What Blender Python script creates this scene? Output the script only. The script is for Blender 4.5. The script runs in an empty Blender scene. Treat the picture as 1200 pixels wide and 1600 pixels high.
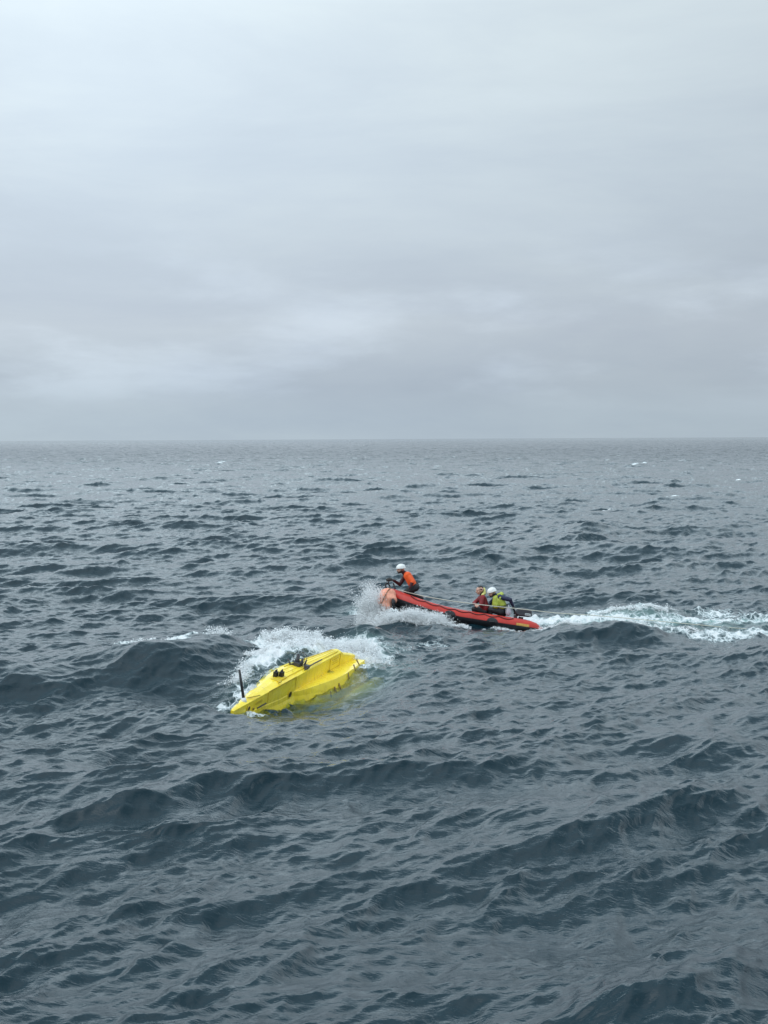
import bpy, bmesh, math, random
import numpy as np
from mathutils import Vector, Matrix, Euler

C = bpy.context.scene.collection
SC = bpy.context.scene
random.seed(7)

# ------------------------------------------------------------------ camera
F = 2310.0                      # focal length in pixels of the 1200 x 1600 photograph
CAMZ = 5.2
PITCH = math.atan(115 / F)
ROLL = math.radians(0.29)
cam_d = bpy.data.cameras.new('camera')
cam = bpy.data.objects.new('camera', cam_d)
C.objects.link(cam)
cam_d.sensor_fit = 'VERTICAL'
cam_d.sensor_height = 24.0
cam_d.lens = 24.0 * F / 1600.0
cam_d.clip_start = 0.1
cam_d.clip_end = 60000
cam.location = (0, 0, CAMZ)
cam.rotation_euler = (Euler((math.radians(90) - PITCH, 0, 0)).to_matrix() @ Euler((0, 0, -ROLL)).to_matrix()).to_euler()
SC.camera = cam
CM = cam.rotation_euler.to_matrix()


def at(px, py, D):
    """world point seen at a photograph pixel, D metres forward of the viewer"""
    v = CM @ Vector(((px - 600) / F, (800 - py) / F, -1))
    return Vector((0, 0, CAMZ)) + v * (D / v.y)


def onz(px, py, z=0.0):
    v = CM @ Vector(((px - 600) / F, (800 - py) / F, -1))
    return Vector((0, 0, CAMZ)) + v * ((z - CAMZ) / v.z)


# ------------------------------------------------------------------ world and sun
SC.view_settings.view_transform = 'Standard'
SC.view_settings.look = 'None'
SC.view_settings.exposure = 0.0
SC.view_settings.gamma = 1.0
SUN_EL, SUN_AZ = math.radians(52), math.radians(-130)      # azimuth from +Y towards +X


def lin(r, g, b):
    f = lambda c: (c / 255 / 12.92) if c / 255 <= 0.04045 else ((c / 255 + 0.055) / 1.055) ** 2.4
    return (f(r), f(g), f(b), 1)


def N(nt, typ, **kw):
    n = nt.nodes.new(typ)
    for k, v in kw.items():
        if k == 'inp':
            for kk, vv in v.items():
                if isinstance(vv, bpy.types.NodeSocket):
                    nt.links.new(vv, n.inputs[kk])
                else:
                    n.inputs[kk].default_value = vv
        else:
            setattr(n, k, v)
    return n


def math_(nt, op, a, b=None, c=None, clamp=False):
    inp = {0: a}
    if b is not None:
        inp[1] = b
    if c is not None:
        inp[2] = c
    n = N(nt, 'ShaderNodeMath', operation=op, inp=inp)
    n.use_clamp = clamp
    return n.outputs[0]


def mixc(nt, fac, a, b, blend='MIX'):
    n = N(nt, 'ShaderNodeMix', data_type='RGBA', blend_type=blend, inp={0: fac, 6: a, 7: b})
    return n.outputs[2]


def maprange(nt, v, a, b, c=0.0, d=1.0, smooth=True):
    n = N(nt, 'ShaderNodeMapRange', inp={0: v, 1: a, 2: b, 3: c, 4: d})
    n.interpolation_type = 'SMOOTHSTEP' if smooth else 'LINEAR'
    return n.outputs[0]


def ramp(nt, v, stops):
    n = N(nt, 'ShaderNodeValToRGB', inp={0: v})
    e = n.color_ramp.elements
    while len(e) < len(stops):
        e.new(0.5)
    for i, (p, c) in enumerate(stops):
        e[i].position = p
        e[i].color = c
    return n.outputs[0]


W = bpy.data.worlds.new('World')
SC.world = W
W.use_nodes = True
nt = W.node_tree
nt.nodes.clear()
tc = N(nt, 'ShaderNodeTexCoord').outputs['Generated']
sky = N(nt, 'ShaderNodeTexSky', sky_type='NISHITA', sun_disc=False, sun_elevation=SUN_EL, sun_rotation=SUN_AZ)
sep = N(nt, 'ShaderNodeSeparateXYZ', inp={0: tc})
x, y, z = sep.outputs[0], sep.outputs[1], sep.outputs[2]
# cloud deck tones by elevation (z = sine of elevation); bright bands out of view added to light sea and spray
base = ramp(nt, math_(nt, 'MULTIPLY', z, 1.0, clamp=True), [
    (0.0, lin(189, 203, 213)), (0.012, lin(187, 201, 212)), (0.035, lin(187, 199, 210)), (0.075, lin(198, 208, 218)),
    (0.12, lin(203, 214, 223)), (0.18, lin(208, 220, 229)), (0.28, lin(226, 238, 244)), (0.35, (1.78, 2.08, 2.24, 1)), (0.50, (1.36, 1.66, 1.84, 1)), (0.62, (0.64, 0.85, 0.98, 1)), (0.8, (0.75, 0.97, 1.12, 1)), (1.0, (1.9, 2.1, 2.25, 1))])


def stretched(sx, sz, off):
    return N(nt, 'ShaderNodeMapping', inp={'Vector': tc, 'Scale': (sx, sx, sz), 'Location': off}).outputs[0]


n1 = N(nt, 'ShaderNodeTexNoise', inp={'Vector': stretched(3.2, 13.0, (3.1, 1.7, 0.4)), 'Scale': 1.0, 'Detail': 8.0, 'Roughness': 0.6, 'Distortion': 0.25}).outputs[0]
n2 = N(nt, 'ShaderNodeTexNoise', inp={'Vector': stretched(6.0, 21.0, (5.6, 2.2, 9.3)), 'Scale': 1.0, 'Detail': 7.0, 'Roughness': 0.56, 'Distortion': 0.15}).outputs[0]
n3 = N(nt, 'ShaderNodeTexNoise', inp={'Vector': stretched(2.2, 5.0, (0.6, 8.2, 3.3)), 'Scale': 1.0, 'Detail': 2.0, 'Roughness': 0.5}).outputs[0]
# brighter thin patch of cloud up to the left, greyer to the right
bl = math_(nt, 'ADD', math_(nt, 'POWER', math_(nt, 'MULTIPLY', math_(nt, 'ADD', x, 0.20), 3.9), 2.0),
           math_(nt, 'POWER', math_(nt, 'MULTIPLY', math_(nt, 'SUBTRACT', z, 0.25), 5.0), 2.0))
bright = math_(nt, 'DIVIDE', 1.0, math_(nt, 'ADD', 1.0, bl))
g = math_(nt, 'MULTIPLY_ADD', bright, 0.36, 0.785)
g = math_(nt, 'ADD', g, math_(nt, 'MULTIPLY', math_(nt, 'SUBTRACT', n1, 0.5), 0.34))
lowband = maprange(nt, z, 0.16, 0.07)
nohor = maprange(nt, z, 0.012, 0.04)
puff = math_(nt, 'MULTIPLY', math_(nt, 'MULTIPLY', maprange(nt, n2, 0.45, 0.72), lowband), nohor)
g = math_(nt, 'ADD', g, math_(nt, 'MULTIPLY', puff, 0.20))
g = math_(nt, 'ADD', g, math_(nt, 'MULTIPLY', math_(nt, 'SUBTRACT', n3, 0.5), 0.12))
tint = mixc(nt, maprange(nt, n1, 0.35, 0.65), (0.955, 0.98, 1.02, 1), (0.98, 0.997, 1.005, 1))
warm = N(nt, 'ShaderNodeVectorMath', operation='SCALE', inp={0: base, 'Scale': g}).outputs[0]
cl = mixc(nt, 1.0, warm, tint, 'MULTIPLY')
cl = mixc(nt, maprange(nt, z, -0.02, -0.002), (0.012, 0.040, 0.048, 1), cl)        # below the horizon: deep water
bg1 = N(nt, 'ShaderNodeBackground', inp={0: sky.outputs[0], 1: 0.05})
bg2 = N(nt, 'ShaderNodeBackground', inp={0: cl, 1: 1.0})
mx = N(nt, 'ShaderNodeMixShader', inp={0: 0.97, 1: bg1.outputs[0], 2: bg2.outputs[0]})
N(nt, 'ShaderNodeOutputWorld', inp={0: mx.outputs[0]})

sd = bpy.data.lights.new('sun', 'SUN')
sd.energy = 1.1
sd.angle = math.radians(70)
sd.color = (1.0, 0.995, 0.985)
so = bpy.data.objects.new('sun', sd)
C.objects.link(so)
sv = Vector((math.sin(SUN_AZ) * math.cos(SUN_EL), math.cos(SUN_AZ) * math.cos(SUN_EL), math.sin(SUN_EL)))
so.rotation_euler = sv.to_track_quat('Z', 'Y').to_euler()
SC.cycles.max_bounces = 16
SC.cycles.diffuse_bounces = 14
SC.cycles.glossy_bounces = 4
SC.cycles.transparent_max_bounces = 24
SC.cycles.caustics_reflective = False
SC.cycles.caustics_refractive = False


# ------------------------------------------------------------------ helpers
def mat(name, col, rough=0.5, metal=0.0, bump=0.0, bscale=30.0, var=0.0, vscale=6.0, coat=0.0, spec=0.5):
    m = bpy.data.materials.new(name)
    m.use_nodes = True
    nt = m.node_tree
    p = nt.nodes['Principled BSDF']
    p.inputs['Roughness'].default_value = rough
    p.inputs['Metallic'].default_value = metal
    p.inputs['Coat Weight'].default_value = coat
    p.inputs['Specular IOR Level'].default_value = spec
    t = N(nt, 'ShaderNodeTexCoord').outputs['Object']
    c = (col[0], col[1], col[2], 1)
    if var:
        n = N(nt, 'ShaderNodeTexNoise', inp={'Vector': t, 'Scale': vscale, 'Detail': 5.0}).outputs[0]
        nt.links.new(mixc(nt, maprange(nt, n, 0.3, 0.7), tuple(v * (1 - var) for v in c[:3]) + (1,), tuple(min(1, v * (1 + var)) for v in c[:3]) + (1,)), p.inputs['Base Color'])
    else:
        p.inputs['Base Color'].default_value = c
    if bump:
        n = N(nt, 'ShaderNodeTexNoise', inp={'Vector': t, 'Scale': bscale, 'Detail': 4.0}).outputs[0]
        b = N(nt, 'ShaderNodeBump', inp={'Height': n, 'Strength': bump, 'Distance': 0.02})
        nt.links.new(b.outputs[0], p.inputs['Normal'])
    return m


def tag(o, label=None, cat=None, group=None, kind=None):
    for k, v in (('label', label), ('category', cat), ('group', group), ('kind', kind)):
        if v:
            o[k] = v
    return o


def empty(name, loc=(0, 0, 0)):
    o = bpy.data.objects.new(name, None)
    C.objects.link(o)
    o.location = loc
    return o


def link_mesh(name, verts, faces, m, parent=None, smooth=True):
    me = bpy.data.meshes.new(name)
    me.from_pydata([tuple(v) for v in verts], [], faces)
    me.update()
    if smooth:
        me.polygons.foreach_set('use_smooth', [True] * len(me.polygons))
    me.materials.append(m)
    o = bpy.data.objects.new(name, me)
    C.objects.link(o)
    if parent:
        o.parent = parent
    return o


def link_bm(name, bm, m, parent=None, smooth=False, bevel=0.0, sub=0):
    bmesh.ops.recalc_face_normals(bm, faces=bm.faces)
    me = bpy.data.meshes.new(name)
    bm.to_mesh(me)
    bm.free()
    if smooth:
        me.polygons.foreach_set('use_smooth', [True] * len(me.polygons))
    me.materials.append(m)
    o = bpy.data.objects.new(name, me)
    C.objects.link(o)
    if parent:
        o.parent = parent
    if bevel:
        b = o.modifiers.new('bevel', 'BEVEL')
        b.width = bevel
        b.segments = 2
        b.limit_method = 'ANGLE'
    if sub:
        s = o.modifiers.new('sub', 'SUBSURF')
        s.levels = s.render_levels = sub
    return o


def fast_mesh(name, V, Fq, m, smooth=True):
    me = bpy.data.meshes.new(name)
    nv, nf, k = len(V), len(Fq), Fq.shape[1]
    me.vertices.add(nv)
    me.vertices.foreach_set('co', np.ascontiguousarray(V, dtype=np.float32).ravel())
    me.loops.add(nf * k)
    me.loops.foreach_set('vertex_index', np.ascontiguousarray(Fq, dtype=np.int32).ravel())
    me.polygons.add(nf)
    me.polygons.foreach_set('loop_start', np.arange(0, nf * k, k, dtype=np.int32))
    if smooth:
        me.polygons.foreach_set('use_smooth', np.ones(nf, dtype=bool))
    me.update(calc_edges=True)
    me.materials.append(m)
    o = bpy.data.objects.new(name, me)
    C.objects.link(o)
    return o


def tube_mesh(pts, radii, seg=12, cap=True, squash=1.0):
    """tube through pts with per-point radius"""
    vs, fs = [], []
    pts = [Vector(p) for p in pts]
    if not hasattr(radii, '__len__'):
        radii = [radii] * len(pts)
    up = Vector((0, 0, 1))
    for i, p in enumerate(pts):
        t = (pts[min(i + 1, len(pts) - 1)] - pts[max(i - 1, 0)]).normalized()
        a = t.cross(up)
        if a.length < 0.05:
            a = t.cross(Vector((0, 1, 0)))
        a.normalize()
        b = a.cross(t).normalized()
        for k in range(seg):
            an = 2 * math.pi * k / seg
            vs.append(p + (a * math.cos(an) + b * math.sin(an) * squash) * radii[i])
    for i in range(len(pts) - 1):
        for k in range(seg):
            k2 = (k + 1) % seg
            fs.append((i * seg + k, i * seg + k2, (i + 1) * seg + k2, (i + 1) * seg + k))
    if cap:
        fs.append(tuple(range(seg - 1, -1, -1)))
        fs.append(tuple((len(pts) - 1) * seg + k for k in range(seg)))
    return vs, fs


def tube(name, pts, r, m, parent=None, seg=10, squash=1.0):
    v, f = tube_mesh(pts, r, seg, squash=squash)
    return link_mesh(name, v, f, m, parent)


def box_bm(bm, size, loc=(0, 0, 0), rot=(0, 0, 0)):
    mt = Matrix.Translation(loc) @ Euler(rot).to_matrix().to_4x4() @ Matrix.Diagonal((*size, 1))
    bmesh.ops.create_cube(bm, size=1, matrix=mt)


# ------------------------------------------------------------------ sea: spectral waves
WDIR = math.radians(-64)        # waves run towards the viewer and a little to the right
rng = np.random.default_rng(11)


def band(L, n, lmin, lmax, A, lp, spread, soft=1.25, wdir=WDIR):
    k1 = np.fft.fftfreq(n, 1.0 / n) * 2 * np.pi / L
    kx, ky = np.meshgrid(k1, k1, indexing='ij')
    k = np.hypot(kx, ky)
    k[0, 0] = 1
    th = np.arctan2(ky, kx) - wdir
    D = np.abs(np.cos(th / 2)) ** (2 * spread)
    kp = 2 * np.pi / lp
    lam = 2 * np.pi / k
    win = 1 / (1 + (lmin / lam) ** 12) / (1 + (lam / lmax) ** 12)
    P = A * np.exp(-(kp / k) ** 2) / k ** 4 * D * win
    P[0, 0] = 0
    h = (rng.standard_normal((n, n)) + 1j * rng.standard_normal((n, n))) * np.sqrt(P) * (2 * np.pi / L)
    zf = np.real(np.fft.ifft2(h)) * n * n
    dx = np.real(np.fft.ifft2(1j * kx / k * h)) * n * n
    dy = np.real(np.fft.ifft2(1j * ky / k * h)) * n * n
    return [f.astype(np.float32) for f in (zf, dx, dy)]


def samp(fields, L, X, Y, rot=0.0, ox=0.0, oy=0.0):
    c, s = math.cos(rot), math.sin(rot)
    n = fields[0].shape[0]
    u = ((c * X + s * Y) + ox) / L * n
    v = ((-s * X + c * Y) + oy) / L * n
    iu = np.floor(u).astype(np.int64)
    iv = np.floor(v).astype(np.int64)
    fu = (u - iu).astype(np.float32)
    fv = (v - iv).astype(np.float32)
    a, b = iu % n, (iu + 1) % n
    d, e = iv % n, (iv + 1) % n
    out = [f[a, d] * (1 - fu) * (1 - fv) + f[b, d] * fu * (1 - fv) + f[a, e] * (1 - fu) * fv + f[b, e] * fu * fv for f in fields]
    z_, x_, y_ = out
    return z_, c * x_ - s * y_, s * x_ + c * y_


def noise_field(n, L, lmin, lmax, slope, seed):
    r = np.random.default_rng(seed)
    k1 = np.fft.fftfreq(n, 1.0 / n) * 2 * np.pi / L
    kx, ky = np.meshgrid(k1, k1, indexing='ij')
    k = np.hypot(kx, ky)
    k[0, 0] = 1
    lam = 2 * np.pi / k
    P = k ** (-slope) * (lam > lmin) * (lam < lmax)
    P[0, 0] = 0
    f = np.real(np.fft.ifft2((r.standard_normal((n, n)) + 1j * r.standard_normal((n, n))) * np.sqrt(P)))
    return (f / f.std()).astype(np.float32)


AMP = 0.0225
BA = band(197.0, 2048, 1.0, 45.0, AMP, 8.0, 14.0)
BB = band(31.3, 1024, 0.12, 1.0, AMP * 1.7, 16.0, 9.0)

# crests the photograph shows: (pixel, pixel, crest height, end, end, half width front, back)
CREST = []


def crest(p0, p1, zc, H, wf, wb, curv=0.0, lean=0.0):
    a, b = onz(p0[0], p0[1], zc), onz(p1[0], p1[1], zc)
    c = (a + b) / 2
    t = (b - a).xy
    CREST.append((c.x, c.y, t.x / t.length, t.y / t.length, t.length / 2, H, wf, wb, curv, lean))


crest((-120, 1056), (425, 974), 0.8, 0.72, 1.2, 3.0, 0.0, 0.2)
crest((400, 978), (600, 970), 0.6, 0.5, 1.0, 2.4, 0.0, 0.15)
crest((235, 1112), (400, 1062), 0.2, 0.22, 0.7, 0.9)
crest((690, 1318), (1190, 1222), 0.30, 0.34, 0.75, 1.5, 0.01, 0.22)
crest((840, 1560), (1230, 1500), 0.22, 0.26, 0.55, 0.9, 0.02, 0.08)
crest((1090, 1150), (1290, 1085), 0.35, 0.4, 0.8, 1.4, 0.0, 0.1)
crest((120, 1265), (430, 1215), 0.22, 0.22, 0.6, 0.9, 0.0, 0.08)
crest((720, 865), (1000, 812), 0.45, 0.5, 1.8, 2.8, 0.0, 0.2)
crest((860, 990), (1020, 972), 0.32, 0.36, 0.7, 0.9, 0.0, 0.1)
crest((930, 855), (1120, 838), 0.45, 0.5, 1.5, 2.2, 0.0, 0.15)

crest((590, 978), (720, 980), 0.1, 0.16, 1.6, 1.6)
crest((925, 950), (1060, 942), 0.25, 0.30, 0.7, 1.3)
crest((790, 985), (870, 985), 0.0, -0.16, 1.2, 1.4)

# the craft's own frame on the water, and the level of the sea on either side of it
T0 = at(363.7, 1112, 29.0)
T1 = at(533.7, 1018.7, 33.0)
TL = math.hypot(T1.x - T0.x, T1.y - T0.y)
TU = ((T1.x - T0.x) / TL, (T1.y - T0.y) / TL)


def craft_level(X, Y):
    s = (X - T0.x) * TU[0] + (Y - T0.y) * TU[1]
    a = -(X - T0.x) * TU[1] + (Y - T0.y) * TU[0]
    near = np.interp(s, [-1.5, 0, 1.1, 1.9, 2.9, 4.0, 4.6, 5.5], [-0.15, -0.33, -0.42, -0.52, -0.40, -0.12, 0.05, 0.12])
    far = np.interp(s, [-1.5, 0, 1.0, 2.0, 3.0, 4.0, 4.6, 5.5], [-0.15, -0.20, 0.03, 0.20, 0.44, 0.50, 0.42, 0.2])
    wd = 0.12 + 0.2 * np.clip(s, 0, 2.7)
    q = np.clip(a / wd, 0, 1)
    q = q * q * (3 - 2 * q)
    fall = lambda v, lo, hi, e: np.exp(-(np.maximum(0, np.maximum(lo - v, v - hi)) / e) ** 2)
    w = fall(s, -0.2, 4.7, 0.7) * fall(a, -1.2, 1.0, 0.9)
    return w, near * (1 - q) + far * q, s, a


HC = at(455, 1075, 31.0)      # middle of the yellow hull
BC = at(735, 960, 42.0)       # middle of the boat
WC = at(1010, 968, 41.0)


def calm(X, Y):
    e1 = np.exp(-(((X - HC.x) / 4.5) ** 2 + ((Y - HC.y) / 5.5) ** 2) ** 2)
    e2 = np.exp(-(((X - BC.x) / 4.5) ** 2 + ((Y - BC.y) / 3.0) ** 2) ** 2)
    e3 = np.exp(-(((X - HC.x + 5) / 5.5) ** 2 + ((Y - HC.y - 4) / 5.0) ** 2) ** 2)
    return 1 - np.clip(0.85 * np.maximum(e1, e2) + 0.8 * e3, 0, 0.85)


LUMP = noise_field(512, 12.0, 0.10, 1.6, 3.0, 5)


def lump(X, Y):
    u = ((X / 12.0) % 1.0 * 512).astype(np.int64) % 512
    v = ((Y / 12.0) % 1.0 * 512).astype(np.int64) % 512
    return LUMP[u, v]


def seg_d(X, Y, a, b):
    """distance to the segment a-b and position along it"""
    ax, ay, bx, by = a[0], a[1], b[0], b[1]
    L2 = (bx - ax) ** 2 + (by - ay) ** 2
    t = np.clip(((X - ax) * (bx - ax) + (Y - ay) * (by - ay)) / L2, 0, 1)
    return np.hypot(X - ax - t * (bx - ax), Y - ay - t * (by - ay)), t


# foam: (pixel a, pixel b, crest height, radius in metres, strength)
FOAM = []
AQUA = []


def foam(p0, p1, zc, r, s, lst=None):
    a, b = onz(p0[0], p0[1], zc), onz(p1[0], p1[1], zc)
    (FOAM if lst is None else lst).append((a.xy, b.xy, r, s))


foam((185, 1002), (275, 990), 0.8, 0.26, 0.95)
foam((275, 989), (350, 980), 0.8, 0.18, 0.85)
foam((325, 982), (415, 975), 0.8, 0.26, 0.95)
foam((410, 984), (565, 982), 0.6, 0.8, 1.15)
foam((420, 998), (575, 996), 0.5, 0.8, 1.1)
foam((392, 1048), (500, 1018), 0.5, 0.42, 1.1)
foam((368, 1070), (395, 1035), 0.3, 0.25, 0.7)
foam((480, 1010), (575, 1003), 0.5, 0.6, 1.2)
foam((362, 1062), (392, 1092), 0.05, 0.16, 0.66)
foam((560, 1000), (578, 1022), 0.4, 0.30, 0.85)
foam((590, 1010), (690, 1000), 0.2, 0.7, 0.5)
foam((570, 1045), (610, 1030), 0.1, 0.8, 0.42)
foam((398, 1119), (452, 1107), -0.35, 0.10, 0.72)
foam((345, 1080), (350, 1076), 0.2, 0.12, 0.75)
foam((570, 952), (700, 969), 0.0, 0.5, 1.25)
foam((600, 945), (680, 950), 0.0, 0.5, 1.2)
foam((700, 974), (845, 982), 0.0, 0.2, 1.0)
foam((600, 962), (700, 972), 0.0, 0.2, 0.6)
foam((835, 966), (915, 967), 0.05, 0.95, 1.35)
foam((900, 964), (980, 966), 0.05, 0.8, 1.05)
foam((930, 948), (1045, 940), 0.25, 0.42, 0.9)
foam((960, 952), (1100, 958), 0.1, 0.7, 0.6)
foam((955, 966), (1010, 976), 0.1, 0.4, 0.9)
foam((1010, 980), (1095, 992), 0.0, 0.38, 0.92)
foam((1095, 990), (1260, 985), 0.0, 0.6, 0.92)
foam((1000, 968), (1260, 962), 0.05, 1.3, 1.0)
foam((1120, 952), (1300, 955), 0.05, 0.8, 0.78)
foam((1040, 945), (1240, 948), 0.1, 0.9, 0.62)
foam((405, 1042), (505, 1018), 0.25, 0.5, 1.15)
foam((383, 1066), (408, 1046), 0.05, 0.28, 0.9)
foam((1151, 746), (1156, 745), 0.4, 0.25, 1.3)
foam((945, 789), (980, 786), 0.4, 0.5, 1.3)
foam((988, 724), (1008, 720), 0.4, 0.6, 1.0)
foam((1040, 772), (1056, 769), 0.4, 0.35, 1.15)
foam((338, 721), (352, 719), 0.4, 0.7, 1.0)
foam((884, 776), (890, 775), 0.4, 0.3, 1.2)
foam((960, 968), (1260, 968), 0.05, 1.5, 1.0, AQUA)
foam((840, 968), (900, 970), 0.05, 0.9, 0.7, AQUA)
foam((410, 1042), (560, 1000), 0.5, 0.5, 0.9, AQUA)
foam((580, 1010), (592, 1035), 0.1, 0.7, 0.45, AQUA)
foam((570, 950), (700, 968), 0.0, 0.6, 0.4, AQUA)
foam((540, 1085), (590, 1050), -0.1, 0.7, 0.22, AQUA)


def accum(lst, X, Y):
    out = np.zeros_like(X)
    for a, b, r, s in lst:
        m = (X > min(a[0], b[0]) - 3 * r) & (X < max(a[0], b[0]) + 3 * r) & (Y > min(a[1], b[1]) - 3 * r) & (Y < max(a[1], b[1]) + 3 * r)
        if m.any():
            d, t = seg_d(X[m], Y[m], a, b)
            out[m] = np.maximum(out[m], s * np.exp(-(d / r) ** 2))
    return out


def sea_surface(X, Y):
    """displaced sea point over each undisturbed point"""
    X = np.asarray(X, dtype=np.float64)
    Y = np.asarray(Y, dtype=np.float64)
    cm = calm(X, Y)
    R = np.hypot(X, Y)
    zA, xA, yA = samp(BA, 197.0, X, Y, 0.0, 40.0, 13.0)
    zB, xB, yB = samp(BB, 31.3, X, Y, 0.43, 3.0, 1.0)
    zz = np.zeros_like(X)
    lx, ly = np.zeros_like(X), np.zeros_like(X)
    for cx, cy, tx, ty, a, H, wf, wb, curv, lean in CREST:
        dx, dy = X - cx, Y - cy
        s = dx * tx + dy * ty
        n = -dx * ty + dy * tx            # positive = away from the viewer
        n = n + curv * s * s + 0.35 * wf * np.sin(s * 1.7 / wf * 0.5 + cx)
        e = np.exp(-(s / a) ** 4)
        w = np.where(n < 0, wf, wb)
        # sharper than a gaussian near its top
        q = np.abs(n) / w
        prof = 1 / (1 + q ** 1.7) * np.exp(-(q / 2.2) ** 2)
        zz += H * e * prof * (1 + 0.25 * np.sin(s * 0.9 + cy) + 0.12 * np.sin(s * 2.3 + cx))
        lx += ty * lean * e * prof
        ly += -tx * lean * e * prof
    fo = accum(FOAM, X, Y)
    lp = lump(X, Y)
    ff = np.clip(fo, 0, 1.0)
    nf = np.clip(60.0 / np.maximum(R, 1.0), 0, 1)
    zz = zz + cm * zA + zB + 0.05 * ff * np.abs(lp) - 0.02 * ff
    cw, cl, cs, ca = craft_level(X, Y)
    zz = zz * (1 - cw) + cw * (cl + 0.22 * cm * zA + 0.6 * zB + 0.06 * ff * np.abs(lp))
    fo = fo * (1 - 0.9 * np.exp(-np.maximum(0, ca + 0.02) ** 2 / 0.01) * ((cs > 0.9) & (cs < 4.6) & (ca > -1.0)))
    px = X + cm * xA * 1.05 + xB * 0.5 + lx
    py = Y + cm * yA * 1.05 + yB * 0.5 + ly
    return px, py, zz, fo


def sea_z(x, y, it=4):
    """sea height at a displaced position"""
    X, Y = np.array([x], float), np.array([y], float)
    for _ in range(it):
        a, b, c, _f = sea_surface(X, Y)
        X += x - a
        Y += y - b
    return float(c[0])


# rings, finer where the two boats are
rr = [2.5]
while rr[-1] < 12000:
    d = rr[-1]
    if d < 11:
        s = 0.012
    elif d < 25:
        s = 0.0020
    elif d < 50:
        s = 0.0015
    elif d < 120:
        s = 0.0022
    elif d < 2500:
        s = 0.0034
    else:
        s = 0.012
    rr.append(d * (1 + s))
RR = np.array(rr)
fine = np.arange(-20.5, 20.5, 0.036)
coarse = np.concatenate([20.5 + 0.06 * 1.16 ** np.arange(0, 28)])
coarse = 20.5 + np.cumsum(np.minimum(0.05 * 1.10 ** np.arange(0, 200), 4.0))
coarse = coarse[coarse < 178]
TH = np.radians(np.concatenate([-coarse[::-1], fine, coarse]))
nr, nt_ = len(RR), len(TH)
GX = RR[:, None] * np.sin(TH)[None, :]
GY = RR[:, None] * np.cos(TH)[None, :]
PX, PY, PZ, FO = sea_surface(GX.ravel(), GY.ravel())
AQ = accum(AQUA, GX.ravel(), GY.ravel())
_w, _l, CS, CA = craft_level(GX.ravel(), GY.ravel())
AQ = AQ * (1 - 0.95 * ((CA < 0.1) & (CA > -1.6) & (CS > -1) & (CS < 4.4)))
fade = np.clip((9000 - np.hypot(GX, GY).ravel()) / 4000, 0, 1)
PZ = PZ * fade
V = np.stack([PX, PY, PZ], 1)
idx = np.arange(nr * nt_).reshape(nr, nt_)
idn = np.roll(idx, -1, axis=1)
Fq = np.stack([idx[:-1], idn[:-1], idn[1:], idx[1:]], -1).reshape(-1, 4)
print('sea verts', len(V), nr, nt_)
# ------------------------------------------------------------------ yellow craft, half awash
YEL = mat('yellow_paint', (0.98, 0.73, 0.045), rough=0.32, var=0.07, vscale=3.0, bump=0.10, bscale=9.0, coat=0.3)
def weather(m, dark, k=0.5):
    """water stains and scuffs over a painted surface"""
    nt = m.node_tree
    p = nt.nodes['Principled BSDF']
    src = p.inputs['Base Color'].links[0].from_socket
    t = N(nt, 'ShaderNodeTexCoord').outputs['Object']
    st = N(nt, 'ShaderNodeTexNoise', inp={'Vector': N(nt, 'ShaderNodeMapping', inp={'Vector': t, 'Scale': (9.0, 9.0, 1.6)}).outputs[0], 'Scale': 1.0, 'Detail': 6.0, 'Roughness': 0.65}).outputs[0]
    sc = N(nt, 'ShaderNodeTexNoise', inp={'Vector': t, 'Scale': 26.0, 'Detail': 5.0, 'Roughness': 0.7}).outputs[0]
    f = math_(nt, 'MULTIPLY', math_(nt, 'ADD', maprange(nt, st, 0.52, 0.74), maprange(nt, sc, 0.62, 0.74)), k, clamp=True)
    nt.links.new(mixc(nt, f, src, dark), p.inputs['Base Color'])
    r = N(nt, 'ShaderNodeTexNoise', inp={'Vector': t, 'Scale': 5.0, 'Detail': 4.0}).outputs[0]
    nt.links.new(maprange(nt, r, 0.35, 0.65, 0.12, 0.5), p.inputs['Roughness'])


weather(YEL, (0.45, 0.33, 0.05, 1), 0.45)
YEL2 = mat('yellow_paint_dull', (0.66, 0.48, 0.03), rough=0.45, var=0.10, vscale=8.0)
BLK = mat('black_plastic', (0.012, 0.013, 0.015), rough=0.45)
DGR = mat('dark_grey_fitting', (0.05, 0.05, 0.055), rough=0.5, bump=0.2)
WHT = mat('white_fitting', (0.75, 0.76, 0.76), rough=0.5)
BRZ = mat('bronze_fitting', (0.16, 0.10, 0.03), rough=0.5, metal=0.3)

S0 = at(363.7, 1112, 29.0)
S3 = at(533.7, 1018.7, 33.0)
HU = (S3 - S0).normalized()
HV = Vector((-0.87, 0.43, 0.22))
HV = (HV - HU * HV.dot(HU)).normalized()
HW = HU.cross(HV).normalized()
HL = (S3 - S0).length
craft = empty('yellow_craft')
craft.matrix_world = Matrix.Translation(S0) @ Matrix((HU, HV, HW)).transposed().to_4x4()
HMI = craft.matrix_world.inverted()
tag(craft, 'bright yellow pointed craft with a black whip pole lying half awash in foam', 'yellow craft')


def hw_(s):
    """deck width at distance s from the tip"""
    s = min(s, 4.6)
    return 0.07 + 0.225 * min(s, 2.5) - 0.20 * max(0, s - 2.5)


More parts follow.
